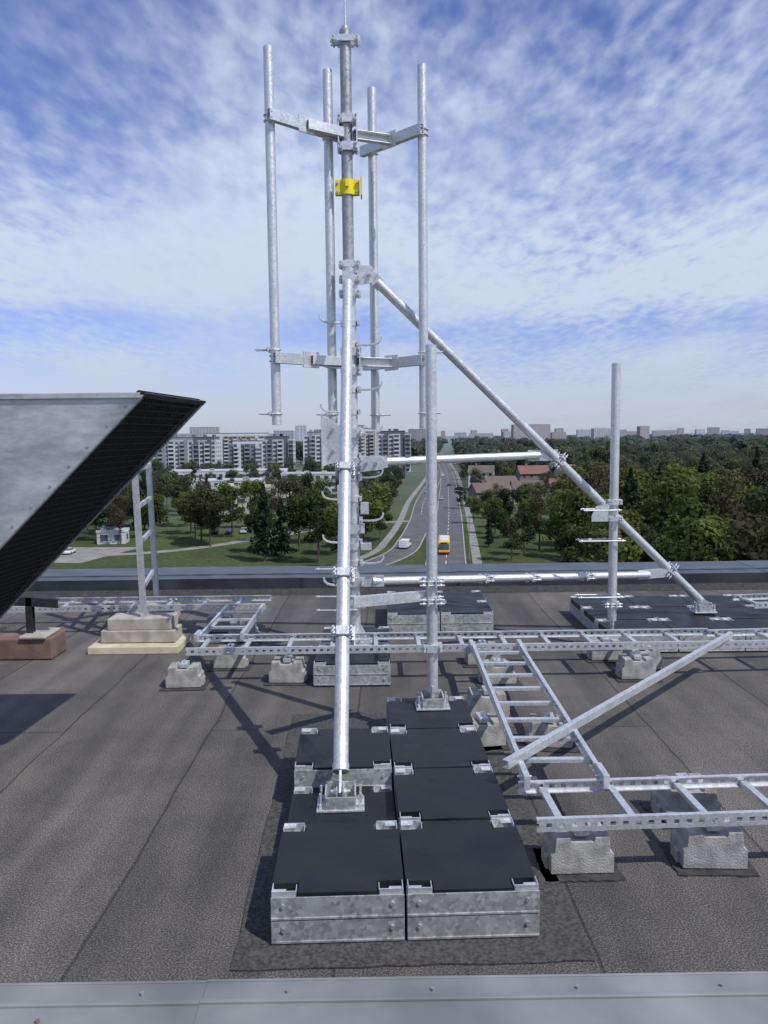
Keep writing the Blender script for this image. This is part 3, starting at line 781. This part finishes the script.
apartment(-30, 380, 36, 14, 3, -.1, WHITE, CREAM, balc=False, name="office_building", setback=False)
apartment(-70, 205, 7, 5, 1, .1, WHITE, GREY, balc=False, name="garage", setback=False)

def house(x, y, w, d, fl, rot, wall, tile):
    e = empty("terraced_house", (x, y, G), rot); H = fl * 2.9; mb = MB()
    mb.b2((-w / 2, -d / 2, 0), (w / 2, d / 2, H), wall)
    mb.prism([(-d / 2, H), (d / 2, H), (0, H + d * .33)], -w / 2 + .01, w / 2 - .01, wall, Matrix(((0, 0, 1), (1, 0, 0), (0, 1, 0))))
    mb.build("walls", e); mb = MB()
    for s_ in (-1, 1):
        mb.add([(-w / 2 - .4, s_ * (d / 2 + .6), H - .35), (w / 2 + .4, s_ * (d / 2 + .6), H - .35), (w / 2 + .4, 0, H + d * .33 + .1), (-w / 2 - .4, 0, H + d * .33 + .1)], [(0, 1, 2, 3)], tile)
    mb.b2((-w * .25, -.5, H + d * .2), (-w * .25 + .8, .4, H + d * .33 + 1.1), BROWN); mb.build("roof", e); mb = MB()
    n = int(w // 3)
    for f in range(fl):
        for i in range(n):
            cx = -w / 2 + (i + .5) * w / n; mb.b2((cx - .6, -d / 2 - .04, f * 2.9 + .9), (cx + .6, -d / 2 + .1, f * 2.9 + 2.2), GLASS)
    mb.build("windows", e); mb = MB(); mb.b2((w / 2 - 1.6, -d / 2 - .06, 0), (w / 2 - .7, -d / 2 + .1, 2.1), BROWN); mb.build("door", e)
house(40, 300, 14, 9, 2, .25, BROWN, TILEB); house(56, 312, 12, 9, 2, .05, TAN, TILEB); house(73, 322, 12, 9, 2, -.15, WHITE, TILE)
house(50, 345, 14, 9, 2, .3, PINK, TILEB); house(88, 350, 14, 9, 3, 0, TAN, TILEB); house(70, 376, 14, 10, 3, .1, BROWN, TILE); house(48, 392, 12, 9, 3, -.2, WHITE, TILEB); house(92, 392, 14, 9, 3, .2, TAN, TILE)

rs = random.Random(3)
for i in range(64):
    y = rs.uniform(1500, 3600); t = -.5 + i / 63.0 * 1.02 + rs.uniform(-.01, .01)
    if .34 < t: y = rs.uniform(2600, 4000)
    x = t * y; w = rs.uniform(30, 90); fl = rs.choice([10, 11, 11, 12, 13, 16])
    if rs.random() < .3: w = rs.uniform(18, 26); fl += 3
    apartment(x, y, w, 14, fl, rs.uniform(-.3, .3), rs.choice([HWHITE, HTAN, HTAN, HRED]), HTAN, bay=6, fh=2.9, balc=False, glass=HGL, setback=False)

def roadx(y): return 3.0 + (y - 60) * .082
grove = [
    (-26, 172, 1.10, 'c'), (-23, 178, .9, 'c'), (-43, 196, 1.1, 'd'), (-47, 204, 1.05, 'd'), (-38, 232, 1.0, 'd'), (-14, 168, 1.0, 'd'), (-17, 200, 1.05, 'd'),
    (-5, 190, 1.0, 'd'), (-2, 232, .95, 'd'), (-33, 250, .9, 'b'), (-60, 240, 1.1, 'd'), (-54, 222, 1.0, 'd'), (-70, 232, 1.1, 'c'), (-84, 225, 1.0, 'd'), (-95, 215, 1.0, 'd'),
    (-20, 262, 1.0, 'd'), (-8, 275, .8, 'b'), (2, 300, .9, 'd'), (-12, 225, .8, 'd'), (-8, 160, .75, 'd'), (-32, 205, .7, 'b'), (-58, 262, .9, 'c'), (-29, 185, .8, 'd'), (-20, 186, .9, 'd'), (-10, 180, .9, 'd'), (-50, 210, .9, 'b'), (-41, 214, 1, 'd'),
    (-27, 228, 1, 'd'), (-62, 214, .9, 'd'), (-6, 214, .9, 'd'), (-1, 204, .7, 'd'), (0, 262, .9, 'd'), (-3, 320, .9, 'd'), (5, 350, .9, 'd'),
    (27, 168, .62, 'd'), (31, 176, .7, 'd'), (36, 184, .8, 'b'), (36, 228, .85, 'd'), (42, 232, .8, 'd'), (30, 205, .6, 'd'), (25, 190, .45, 'c'), (48, 215, .9, 'd'), (33, 255, .7, 'd'), (28, 290, .6, 'd'),
    (30, 215, .7, 'd'), (38, 205, .8, 'd'), (44, 245, .8, 'd'), (38, 268, .7, 'b'), (52, 275, .8, 'd'), (62, 285, .7, 'd'), (45, 190, .85, 'd'), (39, 172, .8, 'd'), (27, 240, .6, 'd')]
for x, y, s, k in grove:
    me = random.choice({'d': DEC, 'c': CON, 'b': BUD}[k]); put(me, {'d': "deciduous_tree", 'c': "conifer_tree", 'b': "budding_tree"}[k], x, y, s, random.uniform(.95, 1.15))
f1 = empty("woodland"); f2 = empty("street_trees"); f3 = empty("distant_trees")
def scat(parent, y0, y1, t0, t1, sp, pool, smin, smax, ok=lambda x, y: True, zmin=.9, zmax=1.2):
    y = y0
    while y < y1:
        x = t0 * y
        while x < t1 * y:
            xx, yy = x + random.uniform(-.45, .45) * sp, y + random.uniform(-.45, .45) * sp
            if ok(xx, yy): put(random.choice(pool), "tree", xx, yy, random.uniform(smin, smax), random.uniform(zmin, zmax), parent)
            x += sp
        y += sp
okr = lambda x, y: x > roadx(y) + 14 and not (285 < y < 400 and x < 100) and not (y < 290 and x < .20 * y + 6)
scat(f1, 95, 400, .15, .64, 8, DEC + BUD + BUD[:1] + CON[:1], .7, 1.3, okr)
scat(f1, 400, 1000, .09, .62, 14.5, DEC + BUD + FAR, 1.0, 1.45, okr)
scat(f1, 290, 400, .08, .30, 15, DEC + BUD, .5, .8, lambda x, y: x > roadx(y) + 12 and all(abs(x - hx) > 10 or abs(y - hy) > 9 for hx, hy in ((40, 300), (56, 312), (73, 322), (50, 345), (88, 350), (70, 376), (48, 392), (92, 392))))
scat(f2, 240, 545, -.55, .05, 19, DEC + DEC + BUD + CON, .6, .95, lambda x, y: x < roadx(y) - 25 and not (270 < y < 300 and -62 < x < -28) and not (318 < y < 345 and -84 < x < -48) and not (366 < y < 392 and -50 < x < -10) and not (425 < y < 465 and -128 < x < -48))
scat(f2, 200, 300, -.6, -.3, 13, DEC + BUD, .8, 1.1)
scat(f2, 400, 1000, .035, .10, 20, DEC + BUD, .6, .9, lambda x, y: x > roadx(y) + 9)
scat(f3, 705, 1300, -.58, .12, 28, FAR, 1.1, 1.5, lambda x, y: abs(x - roadx(y)) > 12)
scat(f3, 1000, 3600, -.58, .62, 58, FAR, 2.1, 3.0, lambda x, y: abs(x - roadx(y)) > 12, .32, .5)

TYRE = noisy("tyre", (.02, .02, .02), (.03, .03, .03), 5, (.8, .9))
def paint(name, c): return noisy(name, tuple(q * .92 for q in c), c, 1, (.25, .4))
def car(x, y, rot, mat, van=False, name="car"):
    e = empty(name, (x, y, G + .03), rot); mb = MB()
    w = .88 if not van else .98
    L = 2.15 if not van else 2.5
    if van: prof = [(-L, .35), (L, .35), (L, .95), (L - .7, 1.15), (L - 1.3, 2.05), (-L + .05, 2.1), (-L, .9)]
    else: prof = [(-L, .35), (L, .35), (L, .72), (L - .25, .86), (L - 1.15, .95), (-L + .75, .98), (-L + .1, .95), (-L, .75)]
    MX_ = Matrix(((0, 0, 1), (1, 0, 0), (0, 1, 0)))
    mb.prism(prof, -w, w, mat, MX_); mb.build("body", e, bevel=.05); mb = MB()
    if not van:
        mb.prism([(L - 1.2, .94), (L - 1.95, 1.42), (-L + 1.1, 1.45), (-L + .4, .96)], -w * .86, w * .86, GLASS, MX_)
        mb.prism([(L - 1.9, 1.42), (L - 2.0, 1.47), (-L + 1.2, 1.49), (-L + 1.05, 1.44)], -w * .84, w * .84, mat, MX_)
    else: mb.prism([(L - .72, 1.2), (L - 1.22, 1.9), (L - 2.2, 1.9), (L - 2.2, 1.2)], -w - .01, w + .01, GLASS, MX_)
    mb.build("windows", e); mb = MB()
    for sx in (-1, 1):
        for yy in (-L + .75, L - .8): mb.cyl((sx * (w - .2), yy, .33), (sx * (w + .02), yy, .33), .33, TYRE, 14)
    mb.build("wheels", e)
PW, PR, PB, PS, PK = paint("car_white", (.75, .75, .75)), paint("car_red", (.35, .03, .02)), paint("car_blue", (.04, .07, .18)), paint("car_silver", (.4, .41, .42)), paint("car_black", (.02, .02, .025))
car(5.0, 190, -.25, PW, True, "van")
for x, y, m in ((roadx(330) - 1.5, 330, PS), (roadx(420) + 1.8, 420, PK), (roadx(520) - 2, 520, PW), (20.0, 370, PS)):
    car(x, y, -.08 + (math.pi if x % 2 < 1 else 0), m)
for i in range(6):
    car(-3 - i * 4.1 - 24, 222 + i * .2, random.choice([0, math.pi]) + .1, random.choice([PW, PB, PS, PK]))
for i in range(4): car(-74 - i * 4.6, 186, .05, random.choice([PW, PR, PS, PK]))
e = empty("city_bus", (roadx(178) + 1.2, 184, G + .03), -.08)
BY = paint("bus_yellow", (.80, .55, .02)); BR = paint("bus_red", (.45, .03, .02)); mb = MB()
mb.b2((-1.27, -6, .35), (1.27, 6, 2.95), BY); mb.b2((-1.28, -6.01, .3), (1.28, 6.01, .75), BR); mb.build("body", e, bevel=.12)
mb = MB(); mb.b2((-1.15, -6.03, 1.15), (1.15, -5.9, 2.45), GLASS)
for i in range(7):
    for sx in (-1, 1): mb.b2((sx * 1.29, -5.4 + i * 1.6, 1.25), (sx * 1.2, -4.0 + i * 1.6, 2.35), GLASS)
mb.build("windows", e); mb = MB(); mb.b2((-.8, -6.035, 2.5), (.8, -5.95, 2.82), DARK)
for sx in (-1, 1): mb.b2((sx * .95 - .18, -6.04, .78), (sx * .95 + .18, -5.95, .95), PW)
mb.b2((-.9, -4, 2.95), (.9, -1, 3.2), PW); mb.b2((-.9, 1, 2.95), (.9, 4, 3.2), PW); mb.build("front_trim", e); mb = MB()
for sx in (-1, 1):
    for yy in (-3.4, 3.2): mb.cyl((sx * 1.0, yy, .5), (sx * 1.29, yy, .5), .5, TYRE, 16)
mb.build("wheels", e)
for i in range(9):
    y = 170 + i * 38
    for side_ in (-1, 1):
        if i % 2 == (side_ > 0): continue
        e = empty("street_lamp", (roadx(y) + side_ * 6.2, y, G)); mb = MB()
        mb.cyl((0, 0, 0), (0, 0, 9), .11, GALVD, 8, r1=.07); mb.path([(0, 0, 9), (-side_ * .5, 0, 9.5), (-side_ * 2, 0, 9.7)], .05, GALVD, 6); mb.build("pole", e)
        mb = MB(); mb.b2((-side_ * 1.8, -.15, 9.62), (-side_ * 2.6, .15, 9.78), GREY); mb.build("lantern", e)

# ------------------------------------------------------------------ sky, sun
w = bpy.data.worlds.new("World"); sc.world = w; w.use_nodes = True; nt = w.node_tree; L = nt.links.new
try:
    w.cycles.sampling_method = 'MANUAL'; w.cycles.sample_map_resolution = 512
except Exception: pass
bg = nt.nodes["Background"]; bg.inputs["Strength"].default_value = .10
sky = N(nt, "ShaderNodeTexSky"); sky.sky_type = 'NISHITA'; sky.sun_disc = False; sky.sun_elevation = R(52); sky.sun_rotation = R(130)
sky.air_density = 1.0; sky.dust_density = .5; sky.ozone_density = 3.0
tc = N(nt, "ShaderNodeTexCoord"); sep = N(nt, "ShaderNodeSeparateXYZ"); L(tc.outputs["Generated"], sep.inputs[0])
zc = N(nt, "ShaderNodeMath", operation='MAXIMUM'); zc.inputs[1].default_value = 0.0; L(sep.outputs["Z"], zc.inputs[0])
za = N(nt, "ShaderNodeMath", operation='ADD'); za.inputs[1].default_value = .09; L(zc.outputs[0], za.inputs[0])
dx = N(nt, "ShaderNodeMath", operation='DIVIDE'); L(sep.outputs["X"], dx.inputs[0]); L(za.outputs[0], dx.inputs[1])
dy = N(nt, "ShaderNodeMath", operation='DIVIDE'); L(sep.outputs["Y"], dy.inputs[0]); L(za.outputs[0], dy.inputs[1])
cv = N(nt, "ShaderNodeCombineXYZ"); L(dx.outputs[0], cv.inputs[0]); L(dy.outputs[0], cv.inputs[1])
def noise(scale, sx, sy, rot, det, rough, dist=0, off=0):
    mp = N(nt, "ShaderNodeMapping"); mp.inputs["Rotation"].default_value = (0, 0, rot); mp.inputs["Scale"].default_value = (sx, sy, 1); mp.inputs["Location"].default_value = (off, off * .7, 0)
    L(cv.outputs[0], mp.inputs["Vector"]); n = N(nt, "ShaderNodeTexNoise"); n.inputs["Scale"].default_value = scale; n.inputs["Detail"].default_value = det; n.inputs["Roughness"].default_value = rough; n.inputs["Distortion"].default_value = dist
    L(mp.outputs[0], n.inputs["Vector"]); return n.outputs["Fac"]
n1 = noise(1.3, 1.0, .5, .25, 8, .56, 0, 3.1)
n2 = noise(8.5, 1.9, .9, -.45, 3, .5, .12, 7.7)
n3 = noise(.55, 1.2, .6, 0, 3, .5, 0, 5.3)
bias = ramp(nt, [(0, .52), (.055, .52), (.09, .44), (.118, .12), (.135, .20), (.16, .62), (.21, .64), (.28, .42), (.34, .24), (.42, .12), (.6, .12), (.9, .25)]); L(zc.outputs[0], bias.inputs["Fac"])
def M2(op, a, b_, v=None):
    m = N(nt, "ShaderNodeMath", operation=op)
    for i, q in enumerate((a, b_)):
        if isinstance(q, (int, float)): m.inputs[i].default_value = q
        else: L(q, m.inputs[i])
    return m.outputs[0]
mask = N(nt, "ShaderNodeMapRange"); mask.inputs["From Min"].default_value = .38; mask.inputs["From Max"].default_value = .6; mask.inputs["To Min"].default_value = .45; mask.inputs["To Max"].default_value = 1.5; L(n3, mask.inputs["Value"])
s = M2('ADD', M2('MULTIPLY', M2('SUBTRACT', n1, .47), 1.9), M2('MULTIPLY', M2('SUBTRACT', n2, .5), mask.outputs[0]))
s = M2('ADD', s, bias.outputs["Color"])
cr = N(nt, "ShaderNodeMapRange"); cr.interpolation_type = 'SMOOTHSTEP'; cr.inputs["From Min"].default_value = -.2; cr.inputs["From Max"].default_value = .9; cr.inputs["To Max"].default_value = .9; L(s, cr.inputs["Value"])
tint = N(nt, "ShaderNodeMix"); tint.data_type = 'RGBA'; tint.blend_type = 'MULTIPLY'; tint.inputs[0].default_value = 1; L(sky.outputs[0], tint.inputs[6]); tint.inputs[7].default_value = (.98, .94, 1.36, 1)
ccol = ramp(nt, [(0, (5.0, 5.7, 6.7)), (.12, (6.0, 6.9, 8.2)), (.3, (6.9, 7.7, 9.2)), (.6, (6.0, 6.8, 9.0))]); L(zc.outputs[0], ccol.inputs["Fac"])
mix = N(nt, "ShaderNodeMix"); mix.data_type = 'RGBA'; L(cr.outputs[0], mix.inputs[0]); L(tint.outputs[2], mix.inputs[6]); L(ccol.outputs[0], mix.inputs[7])
L(mix.outputs[2], bg.inputs["Color"])

sun = bpy.data.lights.new("sun", 'SUN'); sun.energy = 3.6; sun.angle = R(.5); sun.color = (1, .96, .90)
so = bpy.data.objects.new("sun", sun); sc.collection.objects.link(so)
so.rotation_euler = Vector((.6, -.5, 1)).normalized().to_track_quat('Z', 'Y').to_euler()

cam = bpy.data.cameras.new("camera"); co = bpy.data.objects.new("camera", cam); sc.collection.objects.link(co)
cam.sensor_fit = 'VERTICAL'; cam.sensor_height = 36; cam.lens = 28.1; cam.clip_end = 20000; cam.clip_start = .05
co.matrix_world = Matrix.Translation((0, 0, 2.0)) @ Matrix.Rotation(R(90 - 5.5), 4, 'X') @ Matrix.Rotation(R(-.6), 4, 'Z')
sc.camera = co
sc.view_settings.view_transform = 'Standard'; sc.view_settings.look = 'None'; sc.view_settings.exposure = 0
